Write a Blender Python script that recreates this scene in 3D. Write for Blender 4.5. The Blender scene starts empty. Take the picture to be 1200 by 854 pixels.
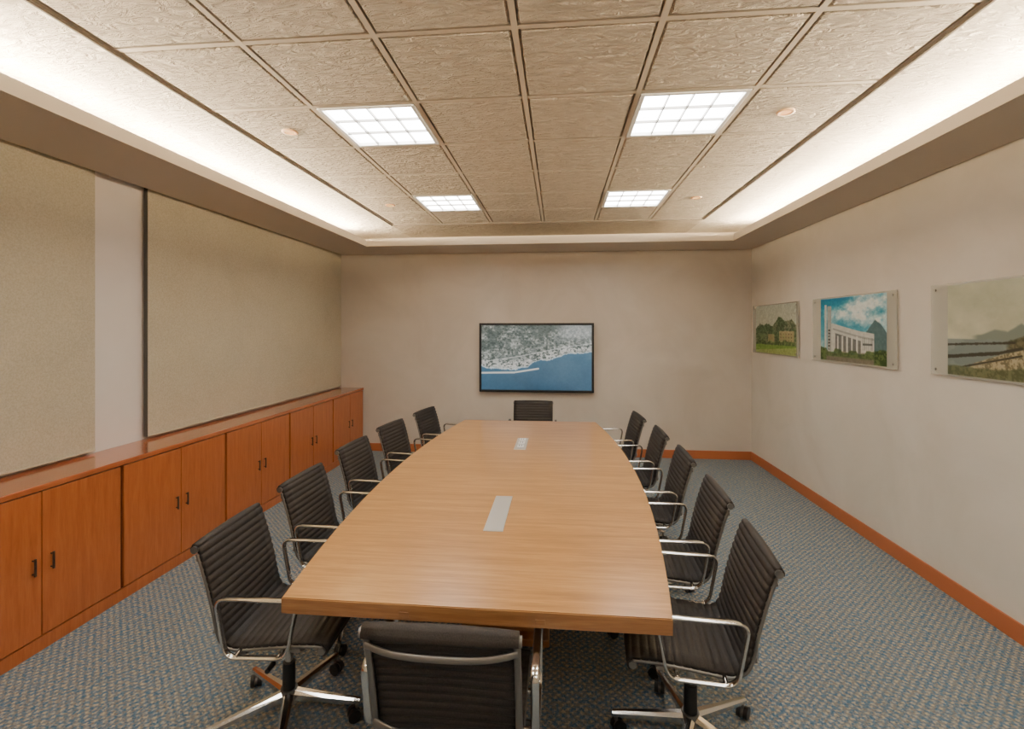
import bpy, bmesh, math, random
import numpy as np
from mathutils import Vector, Matrix
random.seed(3); rng=np.random.RandomState(7)
scene=bpy.context.scene
COL=scene.collection

def lin(c):
    c=c/255.0
    return c/12.92 if c<=0.04045 else ((c+0.055)/1.055)**2.4
def rgb(r,g,b,a=1.0): return (lin(r),lin(g),lin(b),a)

# ------------------------------------------------------------ materials
def mat(name, col, rough=0.6, metal=0.0, spec=0.5, coat=0.0):
    m=bpy.data.materials.new(name); m.use_nodes=True
    b=m.node_tree.nodes['Principled BSDF']
    b.inputs['Base Color'].default_value=col
    b.inputs['Roughness'].default_value=rough
    b.inputs['Metallic'].default_value=metal
    b.inputs['Specular IOR Level'].default_value=spec
    b.inputs['Coat Weight'].default_value=coat
    return m
def N(m,t,**kw):
    n=m.node_tree.nodes.new(t)
    for k,v in kw.items(): setattr(n,k,v)
    return n
def L(m,a,b): m.node_tree.links.new(a,b)
def bsdf(m): return m.node_tree.nodes['Principled BSDF']
def coords(m,scale=(1,1,1),rot=(0,0,0)):
    tc=N(m,'ShaderNodeTexCoord'); mp=N(m,'ShaderNodeMapping')
    mp.inputs['Scale'].default_value=scale; mp.inputs['Rotation'].default_value=rot
    L(m,tc.outputs['Object'],mp.inputs['Vector']); return mp.outputs['Vector']
def noise(m,vec,scale,detail=4,rough=0.5,dist=0.0):
    n=N(m,'ShaderNodeTexNoise'); n.inputs['Scale'].default_value=scale
    n.inputs['Detail'].default_value=detail; n.inputs['Roughness'].default_value=rough
    n.inputs['Distortion'].default_value=dist
    L(m,vec,n.inputs['Vector']); return n.outputs['Fac']
def ramp(m,fac,stops):
    r=N(m,'ShaderNodeValToRGB'); e=r.color_ramp.elements
    e[0].position=stops[0][0]; e[0].color=stops[0][1]
    e[1].position=stops[-1][0]; e[1].color=stops[-1][1]
    for p,c in stops[1:-1]:
        x=e.new(p); x.color=c
    L(m,fac,r.inputs['Fac']); return r.outputs['Color']
def bump(m,h,strength,dist=0.01):
    b=N(m,'ShaderNodeBump'); b.inputs['Strength'].default_value=strength
    b.inputs['Distance'].default_value=dist
    L(m,h,b.inputs['Height']); L(m,b.outputs['Normal'],bsdf(m).inputs['Normal'])
def mixc(m,fac,a,b,mode='MIX'):
    n=N(m,'ShaderNodeMix',data_type='RGBA',blend_type=mode)
    if isinstance(fac,float): n.inputs[0].default_value=fac
    else: L(m,fac,n.inputs[0])
    for s,v in ((6,a),(7,b)):
        if isinstance(v,tuple): n.inputs[s].default_value=v
        else: L(m,v,n.inputs[s])
    return n.outputs[2]
def math_(m,op,a,b=None):
    n=N(m,'ShaderNodeMath',operation=op)
    for i,v in enumerate((a,b)):
        if v is None: continue
        if isinstance(v,(int,float)): n.inputs[i].default_value=v
        else: L(m,v,n.inputs[i])
    return n.outputs[0]

def wall_mat(name,c1,c2):
    m=mat(name,c1,0.5,spec=0.3); v=coords(m)
    f=noise(m,v,1.3,5,0.6,0.6)
    L(m,ramp(m,f,[(0.3,c1),(0.7,c2)]),bsdf(m).inputs['Base Color'])
    bump(m,noise(m,v,90,3,0.6),0.08,0.003); return m
M_wall=wall_mat('wallpaper_cream',rgb(210,201,185),rgb(223,215,201))
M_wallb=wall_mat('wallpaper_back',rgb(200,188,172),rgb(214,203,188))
M_strip=wall_mat('wall_paint_white',rgb(226,216,206),rgb(232,223,214))
M_soffit=mat('soffit_paint',rgb(200,190,177),0.7,spec=0.2)
M_dark=mat('dark_gap',rgb(110,100,88),0.8)
# ceiling tile
def tile_mat(name,c1,c2):
    m=mat(name,c1,0.75,spec=0.25)
    v=coords(m,(0.55,1.45,1)); a=noise(m,v,21,4,0.6,1.3)
    L(m,ramp(m,a,[(0.3,c1),(0.65,c2)]),bsdf(m).inputs['Base Color'])
    bump(m,a,1.0,0.055); return m
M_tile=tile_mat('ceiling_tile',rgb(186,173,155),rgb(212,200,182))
M_tilelit=tile_mat('ceiling_tile_lit_tint',rgb(214,203,186),rgb(234,225,210))  # same tile, colour lightened to paint in the cove light's brightness
M_grid=mat('ceiling_grid',rgb(200,188,170),0.6)
# carpet
M_carpet=mat('carpet_woven',rgb(110,110,110),0.95,spec=0.05)
v=coords(M_carpet)
def wave(rot):
    vv=coords(M_carpet,(1,1,1),(0,0,rot))
    w_=N(M_carpet,'ShaderNodeTexWave',wave_type='BANDS',bands_direction='DIAGONAL')
    w_.inputs['Scale'].default_value=16; w_.inputs['Distortion'].default_value=3.4; w_.inputs['Detail'].default_value=2
    w_.inputs['Detail Scale'].default_value=5
    L(M_carpet,vv,w_.inputs['Vector']); return w_.outputs['Fac']
pat=math_(M_carpet,'MULTIPLY',wave(0),wave(math.radians(90)))
nz=noise(M_carpet,v,130,2,0.6)
f=math_(M_carpet,'ADD',math_(M_carpet,'MULTIPLY',pat,0.42),math_(M_carpet,'MULTIPLY',nz,0.85))
c=ramp(M_carpet,f,[(0.28,rgb(50,60,70)),(0.42,rgb(80,106,128)),(0.6,rgb(128,140,144)),(0.85,rgb(202,188,160))])
big=noise(M_carpet,v,45,3,0.7)
c=mixc(M_carpet,0.45,c,ramp(M_carpet,big,[(0.43,rgb(60,102,132)),(0.57,rgb(158,140,112))]))
L(M_carpet,c,bsdf(M_carpet).inputs['Base Color'])
bump(M_carpet,f,0.6,0.006)
# woods
def wood(name,c1,c2,c3,scale,rough,coat=0.3):
    m=mat(name,c1,rough,coat=coat); bsdf(m).inputs['Coat Roughness'].default_value=0.12
    v=coords(m,scale)
    a=noise(m,v,4,6,0.65,0.6); b=noise(m,v,22,3,0.6)
    f=math_(m,'ADD',math_(m,'MULTIPLY',a,0.7),math_(m,'MULTIPLY',b,0.3))
    L(m,ramp(m,f,[(0.36,c1),(0.5,c2),(0.64,c3)]),bsdf(m).inputs['Base Color'])
    return m
M_table=wood('oak_veneer',rgb(158,112,62),rgb(177,129,74),rgb(194,147,90),(0.5,9,9),0.3,0.45)
M_tedge=wood('oak_edge',rgb(128,86,50),rgb(144,100,60),rgb(160,116,72),(0.5,9,9),0.4)
M_cab=wood('cherry_veneer',rgb(162,86,42),rgb(174,97,50),rgb(184,107,58),(9,9,0.7),0.32)
M_cabtop=wood('cherry_top',rgb(158,86,48),rgb(170,96,56),rgb(182,108,66),(9,0.6,9),0.2,0.6)
M_base=mat('baseboard_wood',rgb(176,102,62),0.45)
M_cabdark=mat('cabinet_gap',rgb(92,44,24),0.6)
# blinds fabric
M_blind=mat('blind_fabric',rgb(170,158,126),0.9,spec=0.1)
v=coords(M_blind)
a=noise(M_blind,v,110,4,0.7); b=noise(M_blind,v,1.6,4,0.6,0.5)
c=ramp(M_blind,a,[(0.35,rgb(176,166,142)),(0.65,rgb(204,194,170))])
c=mixc(M_blind,0.3,c,ramp(M_blind,b,[(0.3,rgb(174,164,142)),(0.7,rgb(208,198,174))]))
L(M_blind,c,bsdf(M_blind).inputs['Base Color']); bump(M_blind,a,0.25,0.003)
M_blindedge=mat('blind_edge',rgb(80,78,72),0.6)
# misc
M_chrome=mat('polished_aluminium',rgb(215,212,206),0.16,1.0)
M_alu=mat('satin_aluminium',rgb(128,125,120),0.42,0.85)
M_mesh=mat('ribbed_upholstery',rgb(48,44,40),0.62,spec=0.3)
v=coords(M_mesh); a=noise(M_mesh,v,260,2,0.5); bump(M_mesh,a,0.25,0.002)
L(M_mesh,ramp(M_mesh,a,[(0.3,rgb(28,25,23)),(0.7,rgb(50,45,41))]),bsdf(M_mesh).inputs['Base Color'])
M_black=mat('black_plastic',rgb(22,21,20),0.4)
M_plate=mat('grommet_silver',rgb(190,186,178),0.4,0.4)
M_white=mat('socket_white',rgb(225,225,222),0.4)
M_bezel=mat('downlight_bezel',rgb(232,190,140),0.4)
M_handle=mat('handle_metal',rgb(92,84,76),0.3,0.9)
def emit(name,col,s):
    m=bpy.data.materials.new(name); m.use_nodes=True; nt=m.node_tree
    nt.nodes.remove(nt.nodes['Principled BSDF']); e=nt.nodes.new('ShaderNodeEmission')
    e.inputs[0].default_value=col; e.inputs[1].default_value=s
    nt.links.new(e.outputs[0],nt.nodes['Material Output'].inputs[0]); return m
M_troffer=emit('diffuser_glow',(1,0.975,0.94,1),25.0)
M_tube=emit('cove_tube_glow',(1,0.81,0.55,1),580.0)
M_spot=emit('downlight_glow',(1,0.42,0.15,1),3.5)

# ------------------------------------------------------------ mesh helper
class B:
    def __init__(s): s.v=[];s.f=[];s.m=[];s.sm=[];s.mats=[]
    def mi(s,m):
        if m not in s.mats: s.mats.append(m)
        return s.mats.index(m)
    def add(s,vs,fs,m,smooth=False):
        o=len(s.v); s.v+= [tuple(x) for x in vs]; k=s.mi(m)
        for f in fs: s.f.append(tuple(i+o for i in f)); s.m.append(k); s.sm.append(smooth)
    def box(s,x0,x1,y0,y1,z0,z1,m,bev=0.0,mtx=None):
        bm=bmesh.new()
        r=bmesh.ops.create_cube(bm,size=1)
        for v in bm.verts:
            v.co=Vector(((x0+x1)/2+v.co.x*(x1-x0),(y0+y1)/2+v.co.y*(y1-y0),(z0+z1)/2+v.co.z*(z1-z0)))
        if bev>0: bmesh.ops.bevel(bm,geom=bm.edges[:],offset=bev,segments=2,affect='EDGES',profile=0.5)
        if mtx: bm.transform(mtx)
        bm.verts.ensure_lookup_table(); bm.verts.index_update()
        s.add([v.co[:] for v in bm.verts],[[v.index for v in f.verts] for f in bm.faces],m); bm.free()
    def cyl(s,p0,p1,r0,r1,m,n=16,cap=True):
        p0=Vector(p0);p1=Vector(p1);d=(p1-p0).normalized()
        a=d.orthogonal().normalized();b=d.cross(a)
        vs=[]
        for p,r in((p0,r0),(p1,r1)):
            for i in range(n):
                t=2*math.pi*i/n; vs.append(p+a*math.cos(t)*r+b*math.sin(t)*r)
        s.add(vs,[(i,(i+1)%n,n+(i+1)%n,n+i) for i in range(n)],m,True)
        if cap: s.add(vs,[tuple(range(n-1,-1,-1)),tuple(range(n,2*n))],m)
    def sweep(s,pts,side,w,t,m,closed=False,rnd=True):
        pts=[Vector(p) for p in pts]; side=Vector(side).normalized(); n=len(pts)
        if rnd: sec=[(-.5,-.2),(-.35,-.5),(.35,-.5),(.5,-.2),(.5,.2),(.35,.5),(-.35,.5),(-.5,.2)]
        else: sec=[(-.5,-.5),(.5,-.5),(.5,.5),(-.5,.5)]
        k=len(sec); vs=[]
        for i,p in enumerate(pts):
            if closed: tg=pts[(i+1)%n]-pts[i-1]
            else: tg=pts[min(i+1,n-1)]-pts[max(i-1,0)]
            tg.normalize(); nn=side.cross(tg).normalized(); sd=tg.cross(nn).normalized()
            for a,b in sec: vs.append(p+sd*a*w+nn*b*t)
        fs=[]
        for i in range(n if closed else n-1):
            j=(i+1)%n
            for q in range(k): fs.append((i*k+q,i*k+(q+1)%k,j*k+(q+1)%k,j*k+q))
        s.add(vs,fs,m,rnd)
        if not closed: s.add(vs[:k]+vs[-k:],[tuple(range(k-1,-1,-1)),tuple(range(k,2*k))],m)
    def mesh(s,name):
        me=bpy.data.meshes.new(name); me.from_pydata(s.v,[],s.f)
        for m in s.mats: me.materials.append(m)
        me.polygons.foreach_set('material_index',s.m); me.polygons.foreach_set('use_smooth',s.sm)
        bm=bmesh.new(); bm.from_mesh(me); bmesh.ops.recalc_face_normals(bm,faces=bm.faces); bm.to_mesh(me); bm.free()
        me.update(); return me
    def obj(s,name,parent=None,loc=(0,0,0)):
        o=bpy.data.objects.new(name,s.mesh(name)); COL.objects.link(o); o.location=loc
        if parent: o.parent=parent
        return o
def empty(name,loc=(0,0,0)):
    e=bpy.data.objects.new(name,None); COL.objects.link(e); e.location=loc; e.empty_display_size=0.1; return e
def rounded(poly,r,seg=5,closed=True):
    out=[];n=len(poly)
    for i,p in enumerate(poly):
        p=Vector(p)
        if not closed and i in(0,n-1): out.append(p); continue
        a=Vector(poly[i-1]);b=Vector(poly[(i+1)%n])
        da=(a-p).normalized();db=(b-p).normalized()
        p0=p+da*r;p2=p+db*r
        for k in range(seg+1):
            t=k/seg; out.append(p0*(1-t)**2+p*2*t*(1-t)+p2*t*t)
    return out

# ------------------------------------------------------------ room constants
XL,XR,YB,YF=-2.99,2.413,6.42,-2.4
ZS,ZC=2.65,2.87
GX0,TX=-0.18,0.59
GY0,TY=2.585,0.605
LIPL,LIPR,LIPB=-2.33,1.97,5.76

b=B(); b.box(XL-.1,XR+.1,YF-.1,YB+.1,-.1,0,M_carpet); b.obj('floor')
b=B(); b.box(XL-.1,XL,YF,YB,0,ZC+.1,M_strip); b.obj('wall_left')
b=B(); b.box(XR,XR+.1,YF,YB,0,ZC+.1,M_wall); b.obj('wall_right')
b=B(); b.box(XL-.1,XR+.1,YB,YB+.1,0,ZC+.1,M_wallb); b.obj('wall_back')
b=B(); b.box(XL-.1,XR+.1,YF-.1,YF,0,ZC+.1,M_wall); b.obj('wall_front')
b=B(); b.box(-2.63,XR,YB-.014,YB,0,.105,M_base,.003); b.obj('baseboard_back')
b=B(); b.box(XR-.014,XR,YF,YB-.014,0,.105,M_base,.003); b.obj('baseboard_right')
b=B(); b.box(-2.63,XR-.014,YF,YF+.014,0,.105,M_base,.003); b.obj('baseboard_front')

# ceiling
light_cells=[]
for ky in (-6,-3,0,3):
    for kx in (-2,1): light_cells.append((kx,ky))
b=B()
b.box(XL-.1,XR+.1,YF-.1,YB+.1,ZC+.06,ZC+.12,M_grid)
GXL,GXR=GX0-3*TX,GX0+3*TX
GYB=GY0+5*TY
kys=list(range(-9,5))
g=0.016
for kx in range(-3,3):
    for ky in kys:
        x0=GX0+kx*TX;x1=x0+TX;y0=GY0+ky*TY;y1=y0+TY
        y0=max(y0,YF)
        if y1<=YF+.05: continue
        if (kx,ky) in light_cells: continue
        bm_=0.012
        vs=[(x0+g,y0+g,ZC+.012),(x1-g,y0+g,ZC+.012),(x1-g,y1-g,ZC+.012),(x0+g,y1-g,ZC+.012),
            (x0+g+bm_,y0+g+bm_,ZC),(x1-g-bm_,y0+g+bm_,ZC),(x1-g-bm_,y1-g-bm_,ZC),(x0+g+bm_,y1-g-bm_,ZC)]
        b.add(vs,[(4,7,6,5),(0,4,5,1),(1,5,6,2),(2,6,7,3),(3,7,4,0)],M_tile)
# runners (T bars)
for kx in range(-3,4):
    x=GX0+kx*TX; b.box(x-g+.003,x+g-.003,YF,GYB,ZC+.001,ZC+.03,M_grid)
for ky in range(-8,6):
    y=GY0+ky*TY; b.box(GXL,GXR,y-g+.003,y+g-.003,ZC+.0015,ZC+.029,M_grid)
# cove ceilings
b.box(-2.76,GXL-.018,YF,YB,ZC,ZC+.05,M_tilelit)
b.box(GXR+.018,XR,YF,YB,ZC,ZC+.05,M_tilelit)
b.box(GXL-.018,GXR+.018,GYB+.018,YB,ZC,ZC+.05,M_tile)
b.obj('ceiling')
# edge angle trim, coloured dark to paint in the shadow gap there
b=B()
b.box(GXL-.018,GXL-.009,YF,GYB+.018,ZC-.008,ZC+.03,M_dark)
b.box(GXR+.009,GXR+.018,YF,GYB+.018,ZC-.008,ZC+.03,M_dark)
b.box(GXL-.009,GXR+.009,GYB+.009,GYB+.018,ZC-.008,ZC+.03,M_dark)
b.obj('trim_1')
# soffit + lip
b=B()
def ring(x0,x1,x2,x3,y1,y2,z0,z1,m):
    b.box(x0,x1,YF,y2,z0,z1,m); b.box(x2,x3,YF,y2,z0,z1,m); b.box(x1,x2,y1,y2,z0,z1,m)
ring(-2.93,LIPL,LIPR,XR,LIPB,YB,ZS,ZS+.03,M_soffit)
ring(LIPL-.03,LIPL,LIPR,LIPR+.03,LIPB,LIPB+.03,ZS+.03,ZS+.075,M_soffit)
b.box(-2.79,-2.76,YF,YB,ZS+.03,ZC+.06,M_soffit)
b.obj('trim_2')
# cove lamps
for nm,x in(('l',-2.50),('r',2.125)):
    e=empty('cove_light_strip',(x,0,ZS+.03))
    t=B()
    y=YF+.1
    while y<LIPB-.1:
        y2=min(y+1.2,LIPB-.02)
        t.cyl((0,y+.02,.045),(0,y2-.02,.045),.014,.014,M_tube,10); y+=1.22
    t.obj('tubes',e)
    t=B(); t.box(-.03,.03,YF+.1,LIPB,.0,.025,M_white,.003); t.obj('batten',e)

# troffers
for kx,ky in light_cells:
    cx=GX0+(kx+.5)*TX; cy=GY0+(ky+.5)*TY
    e=empty('recessed_ceiling_light',(cx,cy,ZC))
    hx,hy=TX/2-.018,TY/2-.018
    t=B()
    w=.022
    t.box(-hx,-hx+w,-hy,hy,-.004,.03,M_white,.002); t.box(hx-w,hx,-hy,hy,-.004,.03,M_white,.002)
    t.box(-hx+w,hx-w,-hy,-hy+w,-.004,.03,M_white,.002); t.box(-hx+w,hx-w,hy-w,hy,-.004,.03,M_white,.002)
    t.box(-hx,hx,-hy,hy,.03,.04,M_white)
    t.obj('frame',e)
    t=B(); t.box(-hx+w,hx-w,-hy+w,hy-w,.018,.024,M_troffer); t.obj('diffuser',e)
    t=B()
    for i in range(1,4):
        x=-hx+w+(2*hx-2*w)*i/4; t.box(x-.003,x+.003,-hy+w,hy-w,.0,.017,M_alu)
    for i in range(1,3):
        y=-hy+w+(2*hy-2*w)*i/3; t.box(-hx+w,hx-w,y-.003,y+.003,.001,.0165,M_alu)
    t.obj('louvre',e)
# downlights
for x in(-1.66,1.27):
    for y in(2.89,4.70,1.08):
        e=empty('recessed_downlight',(x,y,ZC)); t=B()
        n=24; ri,ro=.032,.048; vs=[]
        for r,z in((ro,0.002),(ro,-.006),(ri,-.008),(ri-.006,.0)):
            for i in range(n): vs.append((r*math.cos(2*math.pi*i/n),r*math.sin(2*math.pi*i/n),z))
        t.add(vs,[(q*n+i,q*n+(i+1)%n,(q+1)*n+(i+1)%n,(q+1)*n+i) for q in range(3) for i in range(n)],M_bezel,True); t.obj('bezel',e)
        t=B(); t.cyl((0,0,-.003),(0,0,-.0005),.03,.03,M_spot,20); t.obj('lamp',e)

# ------------------------------------------------------------ blinds
for y0,y1 in((YF+.02,2.86),(3.26,YB-.01)):
    t=B()
    t.box(-2.966,-2.95,y0,y1,.872,ZS+.02,M_blind)
    t.box(-2.972,-2.946,y0-.006,y0,.872,ZS+.02,M_blindedge)
    t.box(-2.970,-2.945,y0,y1,.868,.886,M_blind,.004)
    t.cyl((-2.962,y0,ZS+.05),(-2.962,y1,ZS+.05),.022,.022,M_blindedge,12)
    t.obj('roller_blind')

# ------------------------------------------------------------ cabinet
e=empty('low_storage_cabinet',(-2.8,2.0,0))
CF=-2.635; HC=.851
def cobj(t,name):
    o=t.obj(name,e); o.location=(2.8,-2.0,0); return o
XG=XL+.003
t=B(); t.box(XG,CF-.022,YF+.02,YB-.003,.07,HC-.03,M_cabdark); cobj(t,'carcass')
t=B(); t.box(XG,CF,YF+.02,YB-.003,HC-.03,HC,M_cabtop,.004); cobj(t,'top_board')
t=B(); t.box(XG,CF-.006,YF+.02,YB-.003,0,.07,M_cab,.002); cobj(t,'plinth')
t=B(); h=B()
PITCH=.465
for k in range(-10,9):
    ya=2.27+k*PITCH; yb=min(ya+PITCH,YB-.004)
    ya=max(ya,YF+.02)
    if yb-ya<.05: continue
    even=(k%2==0)
    ga=.003 if even else .012; gb=.012 if even else .003
    t.box(CF-.021,CF-.004,ya+ga,yb-gb,.078,HC-.036,M_cab,.0015)
    hy=ya+.045 if even else yb-.045
    zc=.445
    if hy<YB-.05 and hy>YF+.1:
        h.box(CF+.008,CF+.016,hy-.005,hy+.005,zc-.045,zc+.045,M_handle,.002)
        for dz in(-.034,.034): h.cyl((CF-.005,hy,zc+dz),(CF+.010,hy,zc+dz),.004,.004,M_handle,8)
cobj(t,'doors'); cobj(h,'handles')

# ------------------------------------------------------------ table
TCX=-.29; TY0,TY1=1.575,4.83
def half(y):
    s=(y-TY0)/(TY1-TY0)*2-1
    return .775-.13*s*s
n=48; outline=[]
for i in range(n+1):
    y=TY0+(TY1-TY0)*i/n; outline.append((half(y),y-TY0))
poly=[(x,y) for x,y in outline]+[(-x,y) for x,y in reversed(outline)]
bm=bmesh.new(); zt,zb=.74,.688
vb=[bm.verts.new((x,y,zb)) for x,y in poly]; fb=bm.faces.new(vb)
r=bmesh.ops.extrude_face_region(bm,geom=[fb]); 
for v_ in r['geom']:
    if isinstance(v_,bmesh.types.BMVert): v_.co.z=zt
bmesh.ops.recalc_face_normals(bm,faces=bm.faces)
ed=[e_ for e_ in bm.edges if len(e_.link_faces)==2 and abs(e_.verts[0].co.z-zt)<1e-5 and abs(e_.verts[1].co.z-zt)<1e-5]
bmesh.ops.bevel(bm,geom=ed,offset=.003,segments=2,affect='EDGES')
me=bpy.data.meshes.new('table_top'); me.materials.append(M_table); me.materials.append(M_tedge)
for f in bm.faces: f.material_index=0 if f.normal.z>.5 else 1
bm.to_mesh(me); bm.free()
et=empty('conference_table',(TCX,TY0,0))
o=bpy.data.objects.new('table_top',me); COL.objects.link(o); o.parent=et
t=B()
for yc in(1.05,2.2):
    t.box(-.2,.2,yc-.03,yc+.03,.04,.66,M_tedge,.004)
    t.box(-.24,.24,yc-.09,yc+.09,0,.04,M_tedge,.006)
    t.box(-.4,.4,yc-.04,yc+.04,.65,.6875,M_tedge,.004)
t.box(-.02,.02,1.08,2.17,.3,.6,M_tedge,.003)
t.obj('pedestals',et)
t=B()
for y0,y1,s in((2.18,2.64,0),(3.67,4.05,1)):
    t.box(-.05,.04,y0-TY0,y1-TY0,.7395,.7435,M_plate,.0015)
    t.box(-.044,.034,y0-TY0+.006,y1-TY0-.006,.7435,.7442,M_plate)
    if s:
        for q in range(3):
            yy=y0-TY0+.07+q*.11
            t.box(-.03,.02,yy,yy+.07,.744,.7475,M_white,.001)
            for dx in(-.018,.0): t.box(dx,dx+.006,yy+.02,yy+.05,.7475,.7479,M_black)
t.obj('cable_ports',et)
t=B()
for x in(-.22,.23): t.box(x-.016,x+.016,-.004,-.0005,.70,.716,M_tedge,.001)
t.obj('edge_catches',et)

# ------------------------------------------------------------ chair
def catmull(P,per=10):
    P=[Vector(p) for p in P]; out=[]
    for i in range(len(P)-1):
        p0=P[max(i-1,0)];p1=P[i];p2=P[i+1];p3=P[min(i+2,len(P)-1)]
        for k in range(per):
            t=k/per
            out.append(.5*((2*p1)+(-p0+p2)*t+(2*p0-5*p1+4*p2-p3)*t*t+(-p0+3*p1-3*p2+p3)*t**3))
    out.append(P[-1]); return out
def resample(P,n):
    d=[0]
    for i in range(1,len(P)): d.append(d[-1]+(P[i]-P[i-1]).length)
    out=[];j=0
    for k in range(n):
        s=d[-1]*k/(n-1)
        while j<len(d)-2 and d[j+1]<s: j+=1
        u=(s-d[j])/max(d[j+1]-d[j],1e-9); out.append(P[j].lerp(P[j+1],min(u,1)))
    return out,d[-1]
prof=[(0,.232,.412),(0,.248,.432),(0,.232,.455),(0,.13,.457),(0,0,.447),(0,-.09,.440),(0,-.135,.452),(0,-.160,.495),(0,-.182,.60),(0,-.212,.715),(0,-.244,.812),(0,-.256,.824),(0,-.268,.816),(0,-.266,.802)]
base_prof=catmull(prof,8)
def chair_mesh():
    c=B()
    NS=271; P,Ltot=resample(base_prof,NS)
    W=.218; rib=.029
    vs=[]
    xs=[-W,-W*.75,-W*.4,0,W*.4,W*.75,W]
    front=[]
    for i,p in enumerate(P):
        tg=(P[min(i+1,NS-1)]-P[max(i-1,0)]).normalized(); nn=Vector((1,0,0)).cross(tg)
        s=Ltot*i/(NS-1)
        amp=.0055*abs(math.sin(math.pi*s/rib))**.6
        front.append((p,nn,amp))
    nx=len(xs)
    for sgn in(1,-1):
        for p,nn,amp in front:
            for x in xs:
                sag=.006*(1-(x/W)**2)
                q=p-nn*sag+nn*sgn*(.003+amp); vs.append((x,q.y,q.z))
    fs=[]
    o2=NS*nx
    for i in range(NS-1):
        for j in range(nx-1):
            a=i*nx+j; fs.append((a,a+1,a+nx+1,a+nx)); fs.append((o2+a,o2+a+nx,o2+a+nx+1,o2+a+1))
        for j in(0,nx-1):
            a=i*nx+j; fs.append((a,a+nx,o2+a+nx,o2+a))
    for i in(0,NS-1):
        for j in range(nx-1):
            a=i*nx+j; fs.append((a,a+1,o2+a+1,o2+a))
    c.add(vs,fs,M_mesh,True)
    # side rails, tucked behind / below the sling
    R,_=resample(base_prof,90)
    rails=[]
    for i,p in enumerate(R[4:-7]):
        i+=4
        tg=(R[min(i+1,89)]-R[max(i-1,0)]).normalized(); nn=Vector((1,0,0)).cross(tg)
        rails.append((p,nn))
    for s_ in (1,-1):
        ztest=rails[30][0]+rails[30][1]*s_*.01
        if ztest.z<rails[30][0].z: sg=s_
    for sx in(-1,1):
        c.sweep([(sx*(W-.006),(p+nn*sg*.013).y,(p+nn*sg*.013).z) for p,nn in rails],(1,0,0),.020,.012,M_alu)
        for (yy,zz) in((.232,.432),(-.256,.808)):
            c.cyl((sx*(W-.001),yy,zz),(sx*(W+.008),yy,zz),.014,.014,M_alu,16)
    # back spreaders
    for z,y,bow,wd in((.770,-.242,.026,.018),(.50,-.175,.03,.024)):
        pts=[]
        for k in range(17):
            u=k/16*2-1; pts.append((u*(W-.004),y-.008-bow*(1-abs(u)**3),z-.012*(1-abs(u)**3)))
        c.sweep(pts,(0,.25,1),wd,.008,M_alu)
    # seat spreaders
    for y,z in((.13,.43),(-.08,.418)):
        pts=[]
        for k in range(17):
            u=k/16*2-1; pts.append((u*(W+.002),y,z-.035*(1-abs(u)**3)))
        c.sweep(pts,(0,1,0),.04,.012,M_alu)
    # arms
    for sx in(-1,1):
        X=sx*.255
        loop=rounded([(X,-.115,.425),(X,-.155,.645),(X,.155,.637),(X,.115,.425)],.045,6)
        c.sweep(loop,(1,0,0),.026,.011,M_chrome,closed=True)
        for y in(-.08,.08): c.cyl((sx*(W-.01),y,.428),(X,y,.425),.009,.009,M_chrome,10)
    # mechanism, column
    c.box(-.055,.055,-.10,.15,.345,.388,M_black,.01)
    c.box(-.09,.09,.10,.145,.375,.393,M_black,.005); c.box(-.09,.09,-.10,-.06,.37,.388,M_black,.005)
    c.cyl((.05,.03,.365),(.19,.03,.36),.005,.005,M_black,8); c.cyl((.19,.03,.36),(.235,.03,.36),.011,.009,M_black,10)
    c.cyl((0,0,.22),(0,0,.35),.016,.016,M_chrome,16)
    c.cyl((0,0,.10),(0,0,.24),.027,.025,M_black,18)
    c.cyl((0,0,.075),(0,0,.13),.042,.034,M_alu,20)
    for k in range(5):
        a=2*math.pi*k/5+.32; d=Vector((math.cos(a),math.sin(a),0)); s=Vector((-d.y,d.x,0))
        vs=[]
        for r,z,hw,hh in((.02,.108,.021,.020),(.15,.096,.017,.014),(.28,.083,.013,.010),(.305,.080,.011,.009)):
            for a1,b1 in((-1,-1),(1,-1),(1,.3),(.5,1),(-.5,1),(-1,.3)):
                vs.append(d*r+s*hw*a1+Vector((0,0,z+hh*b1)))
        fs=[(i*6+q,i*6+(q+1)%6,(i+1)*6+(q+1)%6,(i+1)*6+q) for i in range(3) for q in range(6)]
        fs+=[tuple(range(18,24)),tuple(range(5,-1,-1))]
        c.add(vs,fs,M_chrome)
        e_=d*.29
        c.cyl(e_+Vector((0,0,.05)),e_+Vector((0,0,.078)),.007,.007,M_alu,8)
        ca=a+1.1+k; dd=Vector((math.cos(ca),math.sin(ca),0)); ee=e_+Vector((-dd.y,dd.x,0))*.012+Vector((0,0,.0262))
        for q in(-1,1): c.cyl(ee+dd*q*.006,ee+dd*q*.022,.026,.026,M_black,18)
        c.cyl(ee-dd*.007,ee+dd*.007,.018,.018,M_alu,14)
    return c.mesh('office_chair')
CM=chair_mesh()
OFF=.256
def chair(topx,topy,deg):
    r=math.radians(deg); fx,fy=-math.sin(r),math.cos(r)
    o=bpy.data.objects.new('office_chair',CM); COL.objects.link(o)
    o.location=(topx+fx*OFF,topy+fy*OFF,0); o.rotation_euler=(0,0,r)
chair(-.325,1.315,0)
chair(-.29,5.56,180)
for x,y,d in((.775,1.98,84),(.82,2.63,87),(.835,3.34,88),(.82,4.05,90),(.757,4.76,94)): chair(x,y,d)
for x,y,d in((-1.395,1.96,-86),(-1.45,2.65,-90),(-1.485,3.41,-93),(-1.46,4.14,-98),(-1.36,4.86,-100)): chair(x,y,d)

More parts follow.
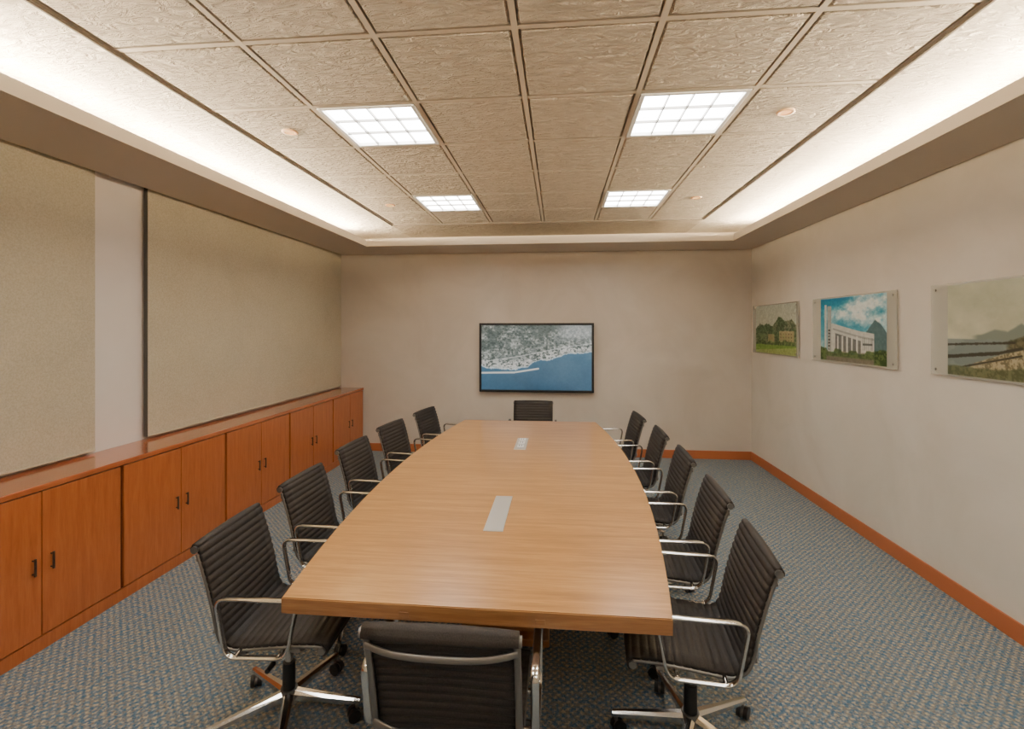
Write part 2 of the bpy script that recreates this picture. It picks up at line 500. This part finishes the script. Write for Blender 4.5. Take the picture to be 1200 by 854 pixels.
# ------------------------------------------------------------ pictures by vertex colour
def vnoise(U,V,sx,sy,seed,octs=4,per=.55):
    out=np.zeros_like(U); amp=1;tot=0
    r=np.random.RandomState(seed)
    for o_ in range(octs):
        g_=r.rand(int(sy)+3,int(sx)+3)
        x=np.clip(U,0,1)*sx;y=np.clip(V,0,1)*sy; xi=x.astype(int);yi=y.astype(int);fx=x-xi;fy=y-yi
        fx=fx*fx*(3-2*fx);fy=fy*fy*(3-2*fy)
        out+=amp*((g_[yi,xi]*(1-fx)+g_[yi,xi+1]*fx)*(1-fy)+(g_[yi+1,xi]*(1-fx)+g_[yi+1,xi+1]*fx)*fy)
        tot+=amp;amp*=per;sx*=2;sy*=2
    return out/tot
def C(*c): return np.array(c,float)
def lay(img,mask,col):
    m=np.clip(mask,0,1)[...,None]
    if isinstance(col,np.ndarray) and col.ndim==1: col=col[None,None,:]
    return img*(1-m)+col*m
def step(x,w=.01): return np.clip(x/w+.5,0,1)
def rect(U,V,a,b_,c_,d_): return ((U>=a)&(U<=b_)&(V>=c_)&(V<=d_)).astype(float)
def grad(V,c0,c1): 
    return c0[None,None,:]*(1-V[...,None])+c1[None,None,:]*V[...,None]
def seg(U,V,a0,b0,a1,b1):
    t=np.clip(((U-a0)*(a1-a0)+(V-b0)*(b1-b0))/((a1-a0)**2+(b1-b0)**2),0,1)
    return np.hypot(U-a0-t*(a1-a0),(V-b0-t*(b1-b0))*.6)

def img_tv(U,V):
    n1=vnoise(U,V,10,7,1,5,.7); n2=vnoise(U,V,60,40,2,3,.7); n3=vnoise(U,V,4,3,3,3)
    img=grad(V*0,C(88,98,94),C(88,98,94))
    img=lay(img,step(n1-.5,.25),C(124,130,124)); img=lay(img,step(n2-.62,.14)*step(n1-.47,.2)*.7,C(190,192,188))
    img=lay(img,step(.40-n2,.1)*.7,C(56,68,64))
    cu=np.interp(U,[0,.05,.15,.3,.42,.5,.55,.62,.7,.8,.9,1],[.62,.66,.66,.67,.64,.56,.53,.54,.47,.44,.43,.41])+(n1-.5)*.09
    urban=np.exp(-((cu-V-.06)/.08)**2)
    img=lay(img,urban*step(n2-.45,.16)*.8,C(206,204,198))
    img=lay(img,step(U-.72,.1)*step(.22-V,.1)*.5,C(186,187,187))
    for s_ in((0,.57,.35,.48),(.35,.48,.75,.34),(.75,.34,1,.28),(.2,.60,.5,.53)):
        img=lay(img,step(.005-seg(U,V,*s_),.004)*.6,C(205,204,200))
    sea=grad(V,C(96,130,150),C(46,84,108)); sea=sea+((n3-.5)*24+(n2-.5)*10)[...,None]
    img=lay(img,step(V-cu,.01),sea)
    img=lay(img,np.exp(-((V-cu)/.008)**2)*.7,C(222,226,226))
    for s_ in((.0,.74,.3,.73),(.3,.73,.52,.67)):
        img=lay(img,step(.008-seg(U,V,*s_),.004),C(196,196,188))
    return img
def img_gate(U,V):
    n1=vnoise(U,V,4,4,11,6,.6); n2=vnoise(U,V,40,30,12,3)
    img=grad(V,C(30,134,166),C(150,194,198))
    img=lay(img,step(n1-.51+.3*(U-.5)-.3*(V-.4)**2,.28)*step(.85-V,.1),C(232,238,232))
    mt=np.interp(U,[.6,.75,.85,.92,1],[.7,.52,.36,.42,.55])+(n1-.5)*.05; img=lay(img,step(V-mt,.02)*step(U-.6,.02),C(96,122,124))
    roof=np.interp(U,[.14,.2,.62,.84],[.42,.40,.52,.56])
    img=lay(img,step(V-roof,.01)*rect(U,V,.14,.84,0,.86),C(204,204,196))
    img=lay(img,step(V-roof-.07,.006)*step(roof+.10-V,.006)*rect(U,V,.22,.84,0,.86)*.6,C(146,148,144))
    img=lay(img,step(V-roof-.14,.01)*rect(U,V,.26,.66,0,.86),C(122,124,120))
    for k in range(5): img=lay(img,rect(U,V,.29+k*.075,.315+k*.075,.60,.86),C(210,210,202))
    for k in range(6): img=lay(img,rect(U,V,.68+k*.026,.685+k*.026,.62,.8),C(100,104,102))
    img=lay(img,rect(U,V,.68,.82,.70,.73),C(110,112,110))
    img=lay(img,rect(U,V,.07,.105,.10,.88),C(204,206,198)); img=lay(img,rect(U,V,.12,.19,.12,.88),C(176,178,172))
    for k in range(7): img=lay(img,rect(U,V,.138,.172,.5+k*.05,.53+k*.05)*(n2>.4),C(82,84,82))
    img=lay(img,step(V-.86+.02*np.sin(U*20),.02),C(156,150,136))
    img=lay(img,step(V-.93,.02),C(124,118,104))
    bush=np.maximum(step(V-.74-.14*n2,.02)*step(.10-U,.03),step(V-.72-.2*n1,.02)*step(U-.84,.02))
    bush=np.maximum(bush,step(V-.86+.10*n1*step(np.sin(U*26),.6),.02)*step(.93-V,.02)*.8)
    img=lay(img,bush,C(66,90,50)); img=lay(img,bush*step(n2-.52,.08)*.6,C(118,134,80))
    return (img+((n2-.5)*26)[...,None])
def img_cliff(U,V):
    n1=vnoise(U,V,6,5,21,6,.62); n2=vnoise(U,V,40,30,22,3,.7)
    img=grad(V,C(186,192,178),C(206,208,188))
    mt=np.interp(U,[0,.12,.22,.3,.45,.6,.75,.9,1],[.48,.36,.44,.40,.44,.26,.34,.28,.4])+(n1-.5)*.16
    img=lay(img,step(V-mt,.02),C(96,118,86)); img=lay(img,step(V-mt,.02)*step(n1-.52,.15)*.7,C(156,154,130)); img=lay(img,step(V-mt,.02)*step(.46-n2,.1)*.5,C(60,80,54))
    img=lay(img,rect(U,V,.34,.50,.60,.82)*.85,C(180,162,126)); img=lay(img,rect(U,V,.62,.95,.54,.80)*.85,C(190,174,138))
    for a_ in range(5):
        for b_ in range(3): img=lay(img,rect(U,V,.645+a_*.06,.67+a_*.06,.58+b_*.065,.61+b_*.065)*.6,C(112,98,76))
    img=lay(img,step(V-.62-.24*n1,.02)*step(.42-U+.2*(n1-.5),.05),C(64,88,50))
    img=lay(img,step(V-.64-.22*n1,.02)*step(U-.44,.05)*.9,C(80,104,58)); img=lay(img,step(V-.6,.1)*step(n2-.55,.1)*.5,C(128,146,92))
    img=lay(img,step(V-.80-.04*n1,.015),C(128,160,76)); img=lay(img,step(V-.92+.1*(U-.3),.02)*.7,C(172,176,122))
    return img+((n2-.5)*50)[...,None]
def img_harbour(U,V):
    n1=vnoise(U,V,6,5,31,6,.6); n2=vnoise(U,V,60,30,32,3,.7)
    img=grad(V,C(186,188,166),C(208,204,180))
    img=img+((n1-.5)*40)[...,None]
    # distant ridge
    m1=np.interp(U,[0,.25,.34,.42,.5,.56,.66,.8,1],[.60,.55,.50,.52,.44,.50,.46,.42,.38])+(n1-.5)*.03; img=lay(img,step(V-m1,.02)*step(U-.2,.05)*step(.62-V,.02),C(134,142,132))
    # water
    img=lay(img,step(V-.60,.01),C(132,142,138)); img=lay(img,step(V-.60,.01)*step(n1-.52,.1)*.4,C(160,166,158))
    # headland with rocky peaks
    m2=np.interp(U,[0,.42,.52,.58,.64,.70,.76,.84,.92,1],[.7,.62,.55,.47,.39,.47,.50,.36,.29,.24])+(n1-.5)*.10; land=step(V-m2,.02)*step(U-.42,.03)
    img=lay(img,land,C(86,90,68)); img=lay(img,land*step(n1-.52,.1)*.6,C(144,132,104)); img=lay(img,land*step(.44-n2,.1)*.4,C(58,62,44))
    # shore flats
    sh=step(V-np.interp(U,[0,.2,.4,.6,1],[1.1,.86,.74,.66,.62])-.04*(n1-.5),.012)
    img=lay(img,sh,C(162,152,124)); img=lay(img,sh*step(n2-.55,.12)*.5,C(198,190,166)); img=lay(img,sh*step(.43-n2,.1)*.6,C(96,92,70))
    # breakwaters
    for a0,b0,a1,b1,w_ in((0,.665,.46,.625,.007),(0,.80,.36,.735,.011),(.36,.735,.50,.68,.009),(.12,.90,.5,.75,.006)):
        img=lay(img,step(w_+.008*(n2-.5)-seg(U,V,a0,b0,a1,b1),.004),C(74,70,58))
    # foreground scrub
    fg=step(V-.90+.12*U*U+.06*(n1-.5),.02)
    img=lay(img,fg*.9,C(94,100,72)); img=lay(img,fg*step(n2-.5,.2)*.5,C(140,138,106))
    return img
def colour_grid(name,fn,nu,nv,w,h,toworld,m,parent):
    u=np.linspace(0,1,nu);v=np.linspace(0,1,nv);U,V=np.meshgrid(u,v)
    img=np.clip(fn(U,V),0,255)/255.; linc=np.where(img<=.04045,img/12.92,((img+.055)/1.055)**2.4)
    vs=[toworld((uu-.5)*w,(.5-vv)*h) for vv in v for uu in u]
    fs=[(j*nu+i,(j+1)*nu+i,(j+1)*nu+i+1,j*nu+i+1) for j in range(nv-1) for i in range(nu-1)]
    me=bpy.data.meshes.new(name); me.from_pydata(vs,[],fs); me.materials.append(m)
    at=me.color_attributes.new('Col','FLOAT_COLOR','POINT')
    a=np.ones((nu*nv,4),np.float32); a[:,:3]=linc.reshape(-1,3); at.data.foreach_set('color',a.ravel())
    o=bpy.data.objects.new(name,me); COL.objects.link(o); o.parent=parent; return o
M_print=mat('printed_photo',(1,1,1,1),0.45,spec=0.2)
at=N(M_print,'ShaderNodeAttribute',attribute_name='Col')
gm=N(M_print,'ShaderNodeGamma'); gm.inputs[1].default_value=1.2
L(M_print,at.outputs['Color'],gm.inputs[0]); L(M_print,gm.outputs[0],bsdf(M_print).inputs['Base Color'])
M_screen=mat('screen_image',(0.02,0.02,0.02,1),0.2)
at=N(M_screen,'ShaderNodeAttribute',attribute_name='Col'); L(M_screen,at.outputs['Color'],bsdf(M_screen).inputs['Emission Color'])
bsdf(M_screen).inputs['Emission Strength'].default_value=1.2
# TV
TVX,TVZ,TW,TH=-.297,1.273,1.49,.90
e=empty('wall_mounted_television',(TVX,YB-.003,TVZ))
t=B()
bz=.03
t.box(-TW/2,TW/2,-.055,-.012,-TH/2,TH/2,M_black,.006)
t.obj('housing',e)
t=B()
for x0,x1,z0,z1 in((-TW/2,-TW/2+bz,-TH/2,TH/2),(TW/2-bz,TW/2,-TH/2,TH/2),(-TW/2+bz,TW/2-bz,TH/2-bz,TH/2),(-TW/2+bz,TW/2-bz,-TH/2,-TH/2+bz)):
    t.box(x0,x1,-.062,-.05,z0,z1,M_black,.002)
t.obj('bezel',e)
t=B(); t.box(-.3,.3,-.014,0,-.25,.25,M_dark); t.obj('bracket',e)
colour_grid('screen',img_tv,300,180,TW-2*bz,TH-2*bz,lambda a,b_:(a,-.0565,b_),M_screen,e)
# glass panels
M_glass=mat('frosted_glass',rgb(218,214,196),0.15,spec=0.5); bsdf(M_glass).inputs['Alpha'].default_value=0.45
for yc,fn,i0,i1 in((5.75,img_cliff,5.21,6.23),(4.31,img_gate,3.835,4.745),(2.83,img_harbour,2.30,3.27)):
    e=empty('glass_photo_panel',(XR-.003,yc,1.643))
    t=B(); t.box(-.018,-.012,-.58,.58,-.285,.285,M_glass,.001); t.obj('glass_sheet',e)
    t=B()
    for y in(-.54,.54):
        for z in(-.25,.25): t.cyl((-.022,y,z),(0,y,z),.008,.008,M_alu,12)
    t.obj('standoffs',e)
    yc2=(i0+i1)/2-yc
    colour_grid('photo_print',fn,260,160,i1-i0,.545,lambda a,b_,q=yc2:(-.0186,q-a,b_),M_print,e)

# ------------------------------------------------------------ world + camera
w=bpy.data.worlds.new('World'); scene.world=w; w.use_nodes=True
w.node_tree.nodes['Background'].inputs[0].default_value=(.8,.75,.68,1)
w.node_tree.nodes['Background'].inputs[1].default_value=0.1
cam=bpy.data.cameras.new('Camera'); cam.sensor_width=36; cam.lens=574/1200*36; cam.shift_y=-42/1200
cam.clip_start=.02
co=bpy.data.objects.new('Camera',cam); COL.objects.link(co)
co.location=(0,0,1.65); co.rotation_euler=(math.radians(90),0,math.radians(5.48)); scene.camera=co
